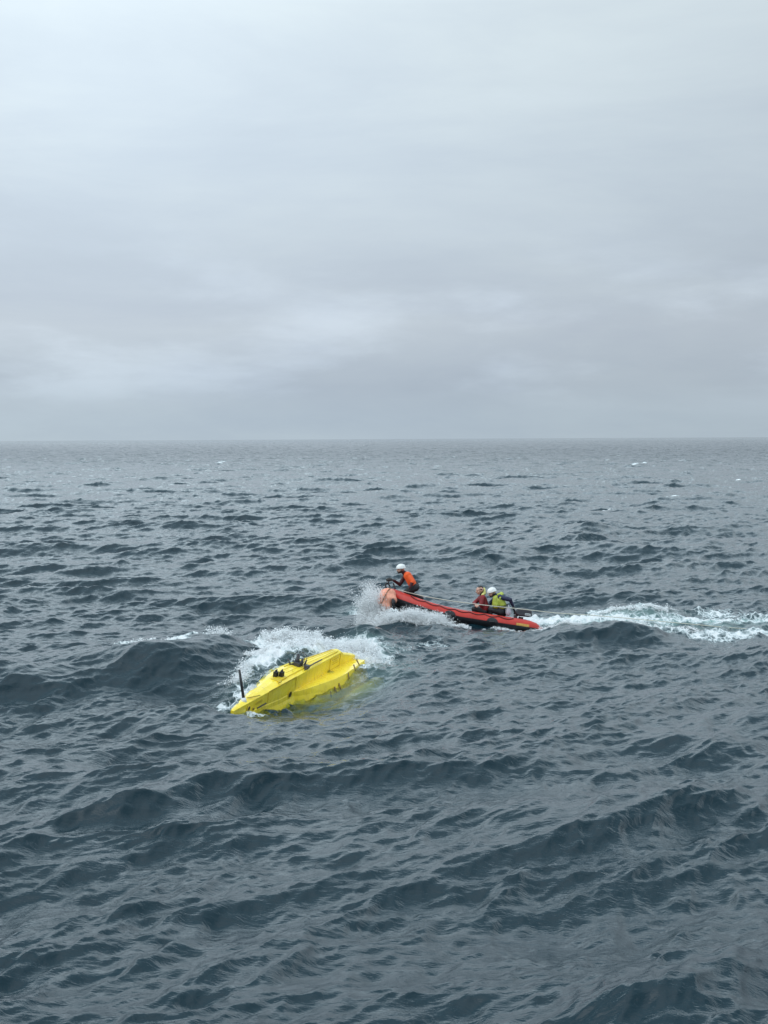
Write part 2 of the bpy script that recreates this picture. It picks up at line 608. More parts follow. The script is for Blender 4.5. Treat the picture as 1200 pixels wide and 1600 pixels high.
def hull_section(s):
    w = hw_(s)
    strip = 0.15 + 0.17 * min(1, s / 2.0)
    fl = max(0.0, min(1.0, (s - 2.45) / 1.3)) ** 0.8
    fl *= 1 - 0.25 * max(0, s - 4.2)
    out = [(-0.0, 0.0), (-0.012, -strip)]                       # near side: strip
    out.append((-0.02 - 0.40 * fl, -strip - 0.01 + 0.08 * fl))
    out.append((-0.03 - 0.50 * fl, -strip - 0.10 - 0.02 * fl))
    out.append((-0.03 - 0.62 * fl - 0.06 * min(1, s / 2), -strip - 0.25 - 0.22 * fl))
    out.append((0.06 * w - 0.35 * fl, -strip - 0.42 - 0.42 * min(1, s / 2.5)))
    mid = w / 2
    half = out[:]
    far = [(w - a * 1.0, h) for a, h in reversed(half)]
    crown = [(w * 0.68, 0.035 * min(1, s)), (w * 0.34, 0.035 * min(1, s))]
    return half + [(mid, -strip - 0.46 - 0.55 * min(1, s / 2.5))] + far + crown


stations = [0.0, 0.12, 0.35, 0.7, 1.1, 1.5, 1.9, 2.25, 2.45, 2.62, 2.85, 3.2, 3.6, 4.0, 4.4, HL, HL + 0.12, HL + 0.35, HL + 0.6]
vs, fs = [], []
for s in stations:
    tip = 0.55 if s == 0 else 1.0
    tail = 1.0
    sec = hull_section(s)
    if s > HL + 0.05:
        e = s - HL
        cut = -0.05 - 0.30 * e
        sec = [(a * (1 - 0.35 * e) - 0.10 * e, min(h, cut + 0.02 * (h > 0.02))) for a, h in sec]
    for a, h in sec:
        vs.append((s + (0.04 if s == 0 else 0) + (-0.10 * h / 0.5 * 0 if s else 0), a, h * (0.85 if s == 0 else 1)))
ns = len(hull_section(1.0))
for i in range(len(stations) - 1):
    for k in range(ns):
        k2 = (k + 1) % ns
        fs.append((i * ns + k, i * ns + k2, (i + 1) * ns + k2, (i + 1) * ns + k))
fs.append(tuple(range(ns)))
fs.append(tuple(reversed([(len(stations) - 1) * ns + k for k in range(ns)])))
bm = bmesh.new()
bv = [bm.verts.new(v) for v in vs]
for f in fs:
    bm.faces.new([bv[i] for i in f])
hull = link_bm('hull', bm, YEL, craft, smooth=False, bevel=0.03)
# bulb below the tip, seen through the water
v, f = tube_mesh([(-0.62, 0.05, -0.52), (-0.5, 0.05, -0.50), (-0.2, 0.05, -0.46), (0.3, 0.05, -0.44), (0.9, 0.1, -0.5)], [0.03, 0.09, 0.14, 0.15, 0.1], 14)
bulb = link_mesh('bulb', v, f, YEL, craft)


v, f = tube_mesh([(3.0, -0.50, -0.95), (3.4, -0.66, -0.90), (3.9, -0.76, -0.84), (4.5, -0.80, -0.78), (5.0, -0.76, -0.72), (5.4, -0.7, -0.70)], [0.05, 0.2, 0.27, 0.27, 0.2, 0.05], 16)
sponson = link_mesh('sponson', v, f, YEL, craft)


def on_plane(px, py, p0, n):
    d = CM @ Vector(((px - 600) / F, (800 - py) / F, -1))
    o = Vector((0, 0, CAMZ))
    t = (p0 - o).dot(n) / d.dot(n)
    return HMI @ (o + d * t)


def deck(px, py, h=0.035):
    return on_plane(px, py, S0 + HW * h, HW)


def side(px, py):
    return on_plane(px, py, S0, HV)


def oriented_disc(name, c, ru, rh, m, depth=0.03):
    bm = bmesh.new()
    bmesh.ops.create_cone(bm, cap_ends=True, segments=20, radius1=1, radius2=1, depth=1,
                          matrix=Matrix.Translation(c) @ Matrix.Rotation(math.radians(90), 4, 'X').to_4x4() @ Matrix.Diagonal((ru, rh, depth, 1)))
    return link_bm(name, bm, m, craft)


for px, py, ru, rh in ((451.5, 1085, 0.075, 0.075), (387.2, 1106.5, 0.05, 0.055), (394.3, 1107, 0.033, 0.035)):
    c = side(px, py)
    c.y = -0.012
    o = oriented_disc('port_hole', c, ru, rh, BLK, 0.03)
    rim_v, rim_f = [], []
    for k in range(24):
        a0 = 2 * math.pi * k / 24
        for q in range(6):
            b0 = 2 * math.pi * q / 6
            rr_ = 1 + 0.16 * math.cos(b0)
            rim_v.append((c.x + ru * rr_ * math.cos(a0), c.y - 0.012 + 0.010 * math.sin(b0), c.z + rh * rr_ * math.sin(a0)))
            rim_f.append((k * 6 + q, k * 6 + (q + 1) % 6, ((k + 1) % 24) * 6 + (q + 1) % 6, ((k + 1) % 24) * 6 + q))
    ro = link_mesh('rim', rim_v, rim_f, YEL2)
    ro.parent = o
# slot and lettering strip low on the side
a, b = side(401, 1106), side(414.5, 1098.3)
for o_ in (a, b):
    o_.y = -0.02
tube('slot', [a, b], 0.014, DGR, craft, 6)
a, b = side(398.5, 1100.5), side(409.5, 1094.5)
bm = bmesh.new()
n = 9
for i in range(n):
    q = a.lerp(b, (i + 0.5) / n)
    box_bm(bm, (0.028, 0.006, 0.05 + 0.015 * (i % 2)), (q.x, -0.006, q.z + 0.005))
link_bm('marking', bm, YEL2, craft)
# panel near the high end of the strip
pc = side(531.5, 1033)
bm = bmesh.new()
wpan, hpan, th = 0.46, 0.27, 0.014
zc = -0.165
for sx, sz, ox, oz in ((wpan, th, 0, hpan / 2), (wpan, th, 0, -hpan / 2), (th, hpan, -wpan / 2, 0), (th, hpan, wpan / 2, 0)):
    box_bm(bm, (sx, 0.012, sz), (HL - 0.28 + ox, -0.008, zc + oz))
for i in range(4):
    box_bm(bm, (0.3 - 0.05 * (i % 2), 0.007, 0.022), (HL - 0.27, -0.005, zc + 0.075 - 0.05 * i))
link_bm('side_panel', bm, YEL2, craft)
# seams of the side and raised ribs of the deck
bm = bmesh.new()
for s in (1.36, 2.5):
    box_bm(bm, (0.014, 0.008, 0.27), (s, -0.009, -0.15))
box_bm(bm, (1.1, 0.012, 0.03), (1.95, -0.006, 0.0), (0, 0, 0))
link_bm('seam', bm, YEL2, craft)
for j in range(4):
    fr = 0.18 + 0.2 * j
    pts = [(s, hw_(s) * fr, 0.034) for s in (2.3 + 0.15 * j, 3.0, 3.8, HL - 0.1)]
    tube('deck_rail', pts, 0.008, YEL2, craft, 6)
# pair of black boxes on the deck
for px in (430.5, 439.5):
    c = deck(px, 1057.5)
    o = empty('sensor_box')
    o.parent = craft
    o.location = c
    bm = bmesh.new()
    box_bm(bm, (0.10, 0.085, 0.12), (0, 0, 0.06))
    q = link_bm('housing', bm, BLK, o, bevel=0.008)
    bm = bmesh.new()
    for dx_ in (-0.03, 0.0, 0.03):
        box_bm(bm, (0.012, 0.02, 0.05), (dx_, 0, 0.138))
    link_bm('plug', bm, DGR, o)
bm = bmesh.new()
c = deck(436, 1059.5)
box_bm(bm, (0.36, 0.20, 0.02), (c.x, c.y, c.z + 0.004))
link_bm('box_plate', bm, YEL2, craft, bevel=0.004)
# whip pole on the far edge of the bow
pb = deck(381, 1094)
UPW = HMI.to_3x3() @ Vector((-0.085, 0.0, 0.62))
tube('antenna_pole', [pb - UPW * 0.15, pb, pb + UPW * 0.5, pb + UPW], [0.028, 0.03, 0.028, 0.022], BLK, craft)
tube('antenna_foot', [pb - UPW * 0.1, pb + UPW * 0.08], [0.06, 0.045], WHT, craft)
# mast cluster with hoops
mc = deck(466, 1040)
mast = empty('sensor_mast')
mast.parent = craft
mast.location = mc
UL = (HMI.to_3x3() @ Vector((0, 0, 1))).normalized()
RL = (HMI.to_3x3() @ Vector((1, 0, 0))).normalized()
for (x0, x1, h, r) in ((0.0, 0.0, 0.26, 0.035), (0.06, 0.10, 0.16, 0.03), (-0.05, -0.02, 0.2, 0.022), (0.13, 0.18, 0.12, 0.02)):
    tube('post', [RL * x0, RL * x1 + UL * h], [r * 1.2, r * 0.8], DGR, mast, 8)
for (x0, x1, h) in ((-0.16, -0.22, 0.15), (-0.12, -0.06, 0.12), (-0.21, -0.11, 0.05)):
    tube('arm', [RL * x0, RL * x1 + UL * h], [0.022, 0.014], DGR, mast, 8)
bm = bmesh.new()
box_bm(bm, (0.16, 0.14, 0.09), (0, 0, 0.04))
box_bm(bm, (0.10, 0.10, 0.07), (0.02, -0.20, 0.03))
link_bm('mast_base', bm, DGR, mast, bevel=0.006)
for cx_, rr_, tw in ((0.04, 0.155, 0.3), (0.08, 0.13, 1.2)):
    d2 = (RL * math.cos(tw) + UL.cross(RL) * math.sin(tw)).normalized()
    tube('hoop', [RL * cx_ + UL * (0.15 + rr_ * math.cos(t)) + d2 * rr_ * math.sin(t) for t in [2 * math.pi * i / 20 for i in range(21)]], 0.0075, DGR, mast, 6)
# tow bridle lying over the deck
tube('bridle', [deck(476, 1047, 0.06), deck(484, 1041, 0.075), deck(492, 1036, 0.06), deck(503, 1030.5, 0.07)], 0.014, DGR, craft, 6)
c = deck(437, 1067)
tube('cleat', [c + Vector((-0.06, 0, 0.02)), c + Vector((0.06, 0, 0.02))], 0.02, YEL2, craft, 8)
c = deck(394, 1089)
tube('cleat', [c + Vector((-0.14, 0.03, 0.015)), c + Vector((0.16, -0.09, 0.015))], 0.012, YEL2, craft, 6)
# studs where the skegs bolt on
for s, a, h, l in ((4.66, -0.36, -0.18, 0.09), (4.35, -0.44, -0.20, 0.14), (4.05, -0.46, -0.30, 0.16), (3.6, -0.50, -0.40, 0.12), (3.42, -0.50, -0.43, 0.12), (3.3, -0.45, -0.5, 0.16)):
    tube('skeg_stud', [(s + l * 0.6, a + 0.05, h + 0.03), (s - l * 0.3, a - 0.07, h - 0.035)], [0.018, 0.012], BRZ, craft, 8)
bpy.context.view_layer.update()

# ---- how clearly the hull shows through the water over it: falls off with the depth of water
from mathutils.bvhtree import BVHTree


def world_tris(objs):
    vv, ff = [], []
    for o in objs:
        b = len(vv)
        vv += [o.matrix_world @ v.co for v in o.data.vertices]
        ff += [tuple(b + i for i in p.vertices) for p in o.data.polygons]
    return BVHTree.FromPolygons(vv, ff)


CLEAR = np.zeros(len(V), dtype=np.float32)
tree = world_tris([hull, bulb, sponson])
sel = np.nonzero((PX > -4.6) & (PX < 1.8) & (PY > 26.5) & (PY < 36.5))[0]
for i in sel:
    p = Vector((float(PX[i]), float(PY[i]), float(PZ[i])))
    loc, nn, ix, dist = tree.find_nearest(p, 1.3)
    if loc is not None:
        CLEAR[i] = 0.97 * math.exp(-(dist / 0.50) ** 1.5)
        if CS[i] > 1.5 and CA[i] < 0.1:
            AQ[i] = max(AQ[i], 0.62 * math.exp(-(dist / 0.75) ** 2))          # bubbles swirl round the hull
def sea_material():
    m = bpy.data.materials.new('sea_water')
    m.use_nodes = True
    nt = m.node_tree
    nt.nodes.clear()
    pos = N(nt, 'ShaderNodeNewGeometry').outputs['Position']
    fo = N(nt, 'ShaderNodeAttribute', attribute_name='foam').outputs['Fac']
    aq = N(nt, 'ShaderNodeAttribute', attribute_name='aerated').outputs['Fac']
    clr = N(nt, 'ShaderNodeAttribute', attribute_name='clear').outputs['Fac']
    # wind ripples, drawn out along the crests
    mp = N(nt, 'ShaderNodeMapping', inp={'Vector': pos, 'Rotation': (0, 0, math.radians(-20)), 'Scale': (0.45, 1.0, 0.6)}).outputs[0]
    r1 = N(nt, 'ShaderNodeTexNoise', inp={'Vector': mp, 'Scale': 4.2, 'Detail': 5.0, 'Roughness': 0.62, 'Distortion': 0.6}).outputs[0]
    r2 = N(nt, 'ShaderNodeTexNoise', inp={'Vector': mp, 'Scale': 17.0, 'Detail': 3.0, 'Roughness': 0.6, 'Distortion': 0.9}).outputs[0]
    gust = N(nt, 'ShaderNodeTexNoise', inp={'Vector': pos, 'Scale': 0.16, 'Detail': 3.0, 'Roughness': 0.55}).outputs[0]
    gs = maprange(nt, gust, 0.3, 0.7, 0.35, 1.0)
    h = math_(nt, 'ADD', math_(nt, 'MULTIPLY', r1, 0.026), math_(nt, 'MULTIPLY', math_(nt, 'MULTIPLY', r2, gs), 0.009))
    # beyond the reach of the modelled chop the same chop goes on as relief
    far = maprange(nt, N(nt, 'ShaderNodeVectorMath', operation='LENGTH', inp={0: pos}).outputs['Value'], 70.0, 600.0)
    r0 = N(nt, 'ShaderNodeTexNoise', inp={'Vector': mp, 'Scale': 0.9, 'Detail': 4.0, 'Roughness': 0.6}).outputs[0]
    h = math_(nt, 'ADD', h, math_(nt, 'MULTIPLY', math_(nt, 'MULTIPLY', r0, 0.85), far))
    b = N(nt, 'ShaderNodeBump', inp={'Height': h, 'Strength': 1.0, 'Distance': 1.0}).outputs[0]
    an = N(nt, 'ShaderNodeTexNoise', inp={'Vector': mp, 'Scale': 1.6, 'Detail': 6.0, 'Roughness': 0.6, 'Distortion': 0.8}).outputs[0]
    aq = math_(nt, 'MULTIPLY', aq, maprange(nt, an, 0.34, 0.62, 0.15, 1.0))
    deep = mixc(nt, math_(nt, 'MULTIPLY', aq, 0.75, clamp=True), (0.006, 0.023, 0.032, 1), (0.27, 0.43, 0.40, 1))
    water = N(nt, 'ShaderNodeBsdfPrincipled', inp={'Base Color': deep, 'Roughness': 0.035, 'IOR': 1.34, 'Normal': b}).outputs[0]
    # what shows through where something lies just below the surface
    tr = N(nt, 'ShaderNodeBsdfTransparent', inp={0: (0.93, 1.0, 0.92, 1)}).outputs[0]
    gl = N(nt, 'ShaderNodeBsdfGlossy', inp={'Color': (1, 1, 1, 1), 'Roughness': 0.12, 'Normal': b}).outputs[0]
    fr = N(nt, 'ShaderNodeFresnel', inp={'IOR': 1.34, 'Normal': b}).outputs[0]
    see = N(nt, 'ShaderNodeMixShader', inp={0: fr, 1: tr, 2: gl}).outputs[0]
    wet = N(nt, 'ShaderNodeMixShader', inp={0: clr, 1: water, 2: see}).outputs[0]
    # foam
    mf = N(nt, 'ShaderNodeMapping', inp={'Vector': pos, 'Scale': (1.0, 0.6, 1.0)}).outputs[0]
    f1 = N(nt, 'ShaderNodeTexNoise', inp={'Vector': mf, 'Scale': 2.6, 'Detail': 9.0, 'Roughness': 0.68, 'Distortion': 0.5}).outputs[0]
    vo = N(nt, 'ShaderNodeTexVoronoi', feature='DISTANCE_TO_EDGE', inp={'Vector': N(nt, 'ShaderNodeVectorMath', operation='ADD', inp={0: mf, 1: N(nt, 'ShaderNodeVectorMath', operation='SCALE', inp={0: N(nt, 'ShaderNodeTexNoise', inp={'Vector': mf, 'Scale': 3.0, 'Detail': 3.0}).outputs[1], 'Scale': 0.5}).outputs[0]}).outputs[0], 'Scale': 4.5}).outputs[0]
    web = maprange(nt, vo, 0.0, 0.16, 0.22, -0.10)
    d = math_(nt, 'ADD', math_(nt, 'ADD', fo, math_(nt, 'MULTIPLY', math_(nt, 'SUBTRACT', f1, 0.5), 1.8)), web)
    mask = maprange(nt, d, 0.44, 0.98)
    mask = math_(nt, 'MULTIPLY', mask, maprange(nt, fo, 0.02, 0.22), clamp=True)
    f2 = N(nt, 'ShaderNodeTexNoise', inp={'Vector': pos, 'Scale': 16.0, 'Detail': 6.0, 'Roughness': 0.7}).outputs[0]
    fb = N(nt, 'ShaderNodeBump', inp={'Height': f2, 'Strength': 0.8, 'Distance': 0.08}).outputs[0]
    foamc = mixc(nt, maprange(nt, d, 0.6, 1.2), (0.62, 0.72, 0.73, 1), (0.86, 0.88, 0.88, 1))
    fs = N(nt, 'ShaderNodeBsdfPrincipled', inp={'Base Color': foamc, 'Roughness': 0.8, 'Normal': fb, 'Subsurface Weight': 0.0}).outputs[0]
    out = N(nt, 'ShaderNodeMixShader', inp={0: mask, 1: wet, 2: fs}).outputs[0]
    N(nt, 'ShaderNodeOutputMaterial', inp={0: out})
    return m


sea = fast_mesh('sea', V, Fq, sea_material())
tag(sea, 'dark slate grey choppy sea running to the horizon', kind='structure')
for nm, arr in (('foam', FO), ('aerated', AQ), ('clear', CLEAR if 'CLEAR' in globals() else np.zeros(len(V)))):
    at_ = sea.data.attributes.new(nm, 'FLOAT', 'POINT')
    at_.data.foreach_set('value', np.ascontiguousarray(arr, dtype=np.float32))
# ------------------------------------------------------------------ inflatable boat
RED = mat('red_rubber', (0.50, 0.030, 0.018), rough=0.42, var=0.12, vscale=4.0, bump=0.12, bscale=14.0)
RUB = mat('black_rubber', (0.014, 0.015, 0.018), rough=0.5, var=0.3, vscale=9.0, bump=0.2)
MAR = mat('dark_red_cloth', (0.10, 0.010, 0.012), rough=0.7, bump=0.3, bscale=25)
GRY = mat('grey_floor', (0.10, 0.105, 0.11), rough=0.7)
OCH = mat('ochre_patch', (0.55, 0.30, 0.06), rough=0.6, var=0.25, vscale=20)
ROPE = mat('pale_rope', (0.62, 0.60, 0.50), rough=0.85, bump=0.5, bscale=60)
ENG = mat('engine_cowl_grey', (0.035, 0.038, 0.045), rough=0.28, coat=0.4)
LBL = mat('white_label', (0.68, 0.76, 0.76), rough=0.5)

BYAW = math.radians(3.0)
BPIT = math.radians(9.3)
BX = Vector((-math.cos(BPIT) * math.cos(BYAW), -math.cos(BPIT) * math.sin(BYAW), math.sin(BPIT)))
BY = Vector((math.sin(BYAW), -math.cos(BYAW), 0))
BROLL = Matrix.Rotation(math.radians(5.5), 3, BX)
BY = BROLL @ BY
BZ = BX.cross(BY).normalized()
BO = at(811, 976, 41.4)
BO.z = -0.39
BM = Matrix.Translation(BO) @ Matrix((BX, BY, BZ)).transposed().to_4x4()
boat = empty('inflatable_boat')
boat.matrix_world = BM
BMI = BM.inverted()
tag(boat, 'red inflatable boat riding bow up through spray with its crew aboard', 'boat')


def sheer(x):
    return 0.30 + 0.30 * max(0, (x - 1.6) / 2.1) ** 2


def tube_path(sgn):
    pts, rad = [], []
    for x, r in ((-0.52, 0.03), (-0.44, 0.09), (-0.30, 0.15), (-0.12, 0.19), (0.1, 0.20), (0.6, 0.20), (1.2, 0.20), (1.8, 0.20), (2.3, 0.20)):
        pts.append((x, sgn * 0.68, sheer(x) - (0.03 if x < -0.3 else 0)))
        rad.append(r)
    for k in range(1, 10):
        a = math.pi / 2 * k / 9
        x = 2.3 + 1.42 * math.sin(a)
        pts.append((x, sgn * 0.68 * math.cos(a) ** 0.8, sheer(x)))
        rad.append(0.20 - 0.01 * k / 9)
    return pts, rad


p1, r1_ = tube_path(1)
p2, r2_ = tube_path(-1)
allp = p1 + list(reversed(p2))[1:]
allr = r1_ + list(reversed(r2_))[1:]
v, f = tube_mesh(allp, allr, 20)
link_mesh('tube', v, f, RED, boat)
# black underside and rubbing strake of each tube
for sg in (1, -1):
    pts, rad = tube_path(sg)
    vs, fs = [], []
    n = 9
    for i, (p, r) in enumerate(zip(pts, rad)):
        t = (Vector(pts[min(i + 1, len(pts) - 1)]) - Vector(pts[max(i - 1, 0)])).normalized()
        out = Vector((t.y, -t.x, 0)).normalized() * (-1 if sg > 0 else 1) * -1
        out = Vector((-t.y, t.x, 0)) * sg
        out = Vector((t.y * -sg, t.x * sg, 0)).normalized()
        for k in range(n):
            a = math.radians(2 - 127 * k / (n - 1))
            rr_ = r + (0.028 if k < 2 else 0.009)
            vs.append(Vector(p) + out * rr_ * math.cos(a) + Vector((0, 0, rr_ * math.sin(a))))
    for i in range(len(pts) - 1):
        for k in range(n - 1):
            fs.append((i * n + k, i * n + k + 1, (i + 1) * n + k + 1, (i + 1) * n + k))
    link_mesh('rubbing_strake', vs, fs, RUB, boat)
# rigid hull below
bm = bmesh.new()
secs = []
for x, w, zk, zt in ((-0.02, 0.62, -0.10, 0.22), (0.8, 0.62, -0.12, 0.22), (1.6, 0.6, -0.12, 0.22), (2.4, 0.5, -0.08, 0.26), (3.0, 0.36, 0.02, 0.34), (3.45, 0.16, 0.18, 0.42), (3.7, 0.03, 0.36, 0.48)):
    secs.append([bm.verts.new(q) for q in ((x, w, zt), (x, w * 0.93, zk + 0.17), (x, 0, zk), (x, -w * 0.93, zk + 0.17), (x, -w, zt))])
for a, b in zip(secs, secs[1:]):
    for k in range(4):
        bm.faces.new((a[k], a[k + 1], b[k + 1], b[k]))
    bm.faces.new((a[4], a[0], b[0], b[4]))
bm.faces.new(secs[0])
bm.faces.new(list(reversed(secs[-1])))
link_bm('bottom', bm, RUB, boat)
bm = bmesh.new()
box_bm(bm, (0.06, 1.2, 0.42), (0.0, 0, 0.29))
link_bm('transom', bm, RUB, boat, bevel=0.01)
bm = bmesh.new()
box_bm(bm, (0.62, 0.5, 0.26), (1.05, 0.0, 0.34))
link_bm('seat', bm, RUB, boat, bevel=0.04)
# dark red bow dodger and spray skirt
bm = bmesh.new()
g = []
for i in range(7):
    x = 2.55 + 1.0 * i / 6
    w = 0.62 * math.sqrt(max(0.02, 1 - ((x - 2.3) / 1.45) ** 2))
    g.append([bm.verts.new((x, w * q, sheer(x) + 0.16 + 0.05 * (1 - q * q))) for q in (-1, -0.6, -0.2, 0.2, 0.6, 1)])
for a, b in zip(g, g[1:]):
    for k in range(5):
        bm.faces.new((a[k], a[k + 1], b[k + 1], b[k]))
dd = link_bm('bow_cover', bm, MAR, boat, smooth=True)
sm_ = dd.modifiers.new('t', 'SOLIDIFY')
sm_.thickness = 0.02
# round black patches with grab handles on the near tube, and the far one
for x in (2.13, 0.94):
    for sg in (1, -1):
        vs, fs = [], []
        nu, nv = 14, 8
        for i in range(nu + 1):
            for j in range(nv + 1):
                du = (i / nu * 2 - 1)
                dv = (j / nv * 2 - 1)
                du, dv = du * math.sqrt(1 - dv * dv / 2), dv * math.sqrt(1 - du * du / 2)
                a = math.radians(-2) + dv * 0.62
                r = 0.2 + 0.014
                vs.append((x + du * 0.16, sg * (0.68 + r * math.cos(a)), sheer(x) + r * math.sin(a)))
        for i in range(nu):
            for j in range(nv):
                fs.append((i * (nv + 1) + j, i * (nv + 1) + j + 1, (i + 1) * (nv + 1) + j + 1, (i + 1) * (nv + 1) + j))
        po = link_mesh('patch', vs, fs, RUB, boat)
        tube('grab_handle', [(x - 0.10, sg * 0.955, sheer(x)), (x - 0.06, sg * 1.0, sheer(x)), (x + 0.06, sg * 1.0, sheer(x)), (x + 0.10, sg * 0.955, sheer(x))], 0.016, RUB, po, 8)
# ochre registration patch near the stern
vs, fs = [], []
for i in range(9):
    for j in range(6):
        a = math.radians(-22 + 44 * j / 5)
        xx = 0.27 - 0.36 * i / 8
        vs.append((xx, 0.68 + (0.2 + 0.006) * math.cos(a), sheer(xx) + 0.206 * math.sin(a)))
for i in range(8):
    for j in range(5):
        fs.append((i * 6 + j, i * 6 + j + 1, (i + 1) * 6 + j + 1, (i + 1) * 6 + j))
link_mesh('registration_patch', vs, fs, OCH, boat)
# life line looped along the tubes
for sg in (1, -1):
    pts = []
    for i in range(61):
        x = 0.35 + 2.9 * i / 60
        y = 0.68 if x < 2.3 else 0.68 * math.cos(math.asin(min(1, (x - 2.3) / 1.42))) ** 0.8
        sag = 0.06 * abs(math.sin(i / 60 * math.pi * 7))
        a = math.radians(58) - sag * 5
        pts.append((x, sg * (y + 0.212 * math.cos(a)), sheer(x) + 0.212 * math.sin(a)))
    tube('life_line', pts, 0.011, RUB, boat, 6)
# bow post with its cross bar
bp = BMI @ at(620.5, 930, 41.2)
bt = BMI @ at(614.5, 911, 41.2)
tube('bow_post', [bp, bp.lerp(bt, 0.5), bt], [0.028, 0.022, 0.022], DGR, boat, 8)

# ---- outboard engine
eng = empty('outboard_engine')
EO = at(815, 964.5, 41.2)
eng.matrix_world = Matrix.Translation(EO) @ Matrix((BX, BY, BZ)).transposed().to_4x4()
tag(eng, 'dark grey outboard engine with a white label hung on the boat stern', 'outboard engine')
bm = bmesh.new()
prof = [(0.21, 0.06), (0.23, 0.14), (0.17, 0.235), (0.0, 0.27), (-0.16, 0.255), (-0.24, 0.22), (-0.26, 0.07), (-0.16, 0.03), (0.1, 0.02)]
L_ = [bm.verts.new((x, 0.155, z)) for x, z in prof]
R_ = [bm.verts.new((x, -0.155, z)) for x, z in prof]
Li = [bm.verts.new((x * 0.9, 0.185, 0.14 + (z - 0.14) * 0.85)) for x, z in prof]
Ri = [bm.verts.new((x * 0.9, -0.185, 0.14 + (z - 0.14) * 0.85)) for x, z in prof]
n = len(prof)
bm.faces.new(Li)
bm.faces.new(list(reversed(Ri)))
for k in range(n):
    k2 = (k + 1) % n
    bm.faces.new((L_[k], L_[k2], Li[k2], Li[k]))
    bm.faces.new((R_[k], R_[k2], Ri[k2], Ri[k]))
    bm.faces.new((L_[k], L_[k2], R_[k2], R_[k]))
link_bm('cowl', bm, ENG, eng, smooth=False, bevel=0.018)
bm = bmesh.new()
box_bm(bm, (0.16, 0.012, 0.055), (-0.13, 0.186, 0.10))
lb = link_bm('label', bm, LBL, eng, bevel=0.003)
bm = bmesh.new()
for i in range(6):
    box_bm(bm, (0.014, 0.004, 0.026), (-0.19 + 0.024 * i, 0.1935, 0.10))
link_bm('lettering', bm, BLK, lb)
bm = bmesh.new()
box_bm(bm, (0.13, 0.10, 0.62), (0.02, 0, -0.30))
box_bm(bm, (0.34, 0.20, 0.02), (-0.05, 0, -0.52))
link_bm('leg', bm, ENG, eng, bevel=0.02)
tube('gearcase', [(0.16, 0, -0.66), (0.08, 0, -0.66), (-0.12, 0, -0.66), (-0.18, 0, -0.66)], [0.02, 0.055, 0.05, 0.02], ENG, eng, 10)
bm = bmesh.new()
box_bm(bm, (0.08, 0.22, 0.2), (0.17, 0, -0.06))
link_bm('clamp_bracket', bm, DGR, eng, bevel=0.01)
th_ = eng.matrix_world.inverted() @ at(803, 949.5, 41.2)
tube('tiller', [(0.2, 0.0, 0.06), Vector((0.2, 0.0, 0.06)).lerp(th_, 0.6), th_ + Vector((0.05, 0, 0))], [0.03, 0.024, 0.022], BLK, eng, 8)

# ---- tow line
rp = [(622.5, 921.5, 40.95), (640, 926.3, 40.9), (664, 932, 40.68), (700, 938.2, 40.6), (742, 943.8, 40.5), (770, 947.0, 40.5), (803, 950.5, 40.6), (830, 953.5, 40.6),
      (870, 958.0, 40.5), (920, 961, 40.4), (980, 966.0, 40.3), (1050, 972.5, 40.2), (1120, 979, 40.1), (1200, 985.5, 40.0), (1290, 992, 39.9), (1420, 1001, 39.8)]
rope = tube('tow_line', [at(*p) for p in rp], 0.0105, ROPE, None, 8)
tag(rope, 'pale tow line stretched from the boat bow past the crew and over the wake', 'rope')

# ---- salmon orange bundle over the bow
SAL = mat('salmon_cloth', (0.84, 0.37, 0.25), rough=0.6, var=0.2, vscale=9, bump=0.4, bscale=12)
bc = at(605, 935, 40.68)
bm = bmesh.new()
bmesh.ops.create_icosphere(bm, subdivisions=6, radius=1.0)
for v in bm.verts:
    p = v.co.copy()
    a = math.atan2(p.x, -p.y)
    fold = 0.055 * math.sin(a * 7 + 2.2 * p.z + 1.5 * math.sin(a * 2)) * (1 - abs(p.z)) ** 0.35 + 0.025 * math.sin(a * 15 + p.z * 6)
    r = 1 + fold + 0.05 * math.sin(p.z * 7 + a * 2)
    wide = 1.0 + 0.14 * (-p.z)
    x, y, z = p.x * 0.27 * r * wide, p.y * 0.25 * r * wide, p.z * 0.275 * r
    if p.z < -0.2:
        z -= 0.07 * max(0, math.sin(a * 3.0 + 0.6)) * (-p.z)
    x += 0.03 * p.z
    v.co = Vector((x, y, z))
bag = link_bm('cloth_bundle', bm, SAL, None, smooth=True)
bag.location = bc
tag(bag, 'wrinkled salmon orange bundle slumped over the boat bow in the spray', 'bundle')
cl_ = [Vector((-0.20, -0.16, -0.25)), Vector((-0.15, -0.235, -0.08)), Vector((-0.06, -0.255, 0.10)), Vector((0.02, -0.19, 0.235)), Vector((0.09, -0.05, 0.295))]
tube('lashing', cl_, 0.014, mat('brown_line', (0.22, 0.12, 0.06), rough=0.8), bag, 8)
tube('dark_opening', [(0.15, -0.235, 0.02), (0.175, -0.25, -0.08), (0.16, -0.25, -0.20), (0.20, -0.22, -0.27)], [0.03, 0.065, 0.055, 0.03], RUB, bag, 10)  # black blob standing in for the dark inside of an opening
# ---- white bag behind the helmsman
bm = bmesh.new()
bmesh.ops.create_icosphere(bm, subdivisions=4, radius=1.0)
for v in bm.verts:
    p = v.co
    k = 1 + 0.10 * math.sin(p.x * 9 + p.z * 5) * math.cos(p.y * 7)
    v.co = Vector((p.x * 0.075 * k * (1 - 0.25 * p.z), p.y * 0.08 * k, p.z * 0.16))
wb = link_bm('white_bag', bm, mat('white_plastic_sheet', (0.62, 0.62, 0.68), rough=0.35, bump=0.4, bscale=18), None, smooth=True)
wb.location = at(794, 954, 41.0)
tag(wb, 'small crumpled white bag standing between the helmsman and the outboard engine', 'bag')
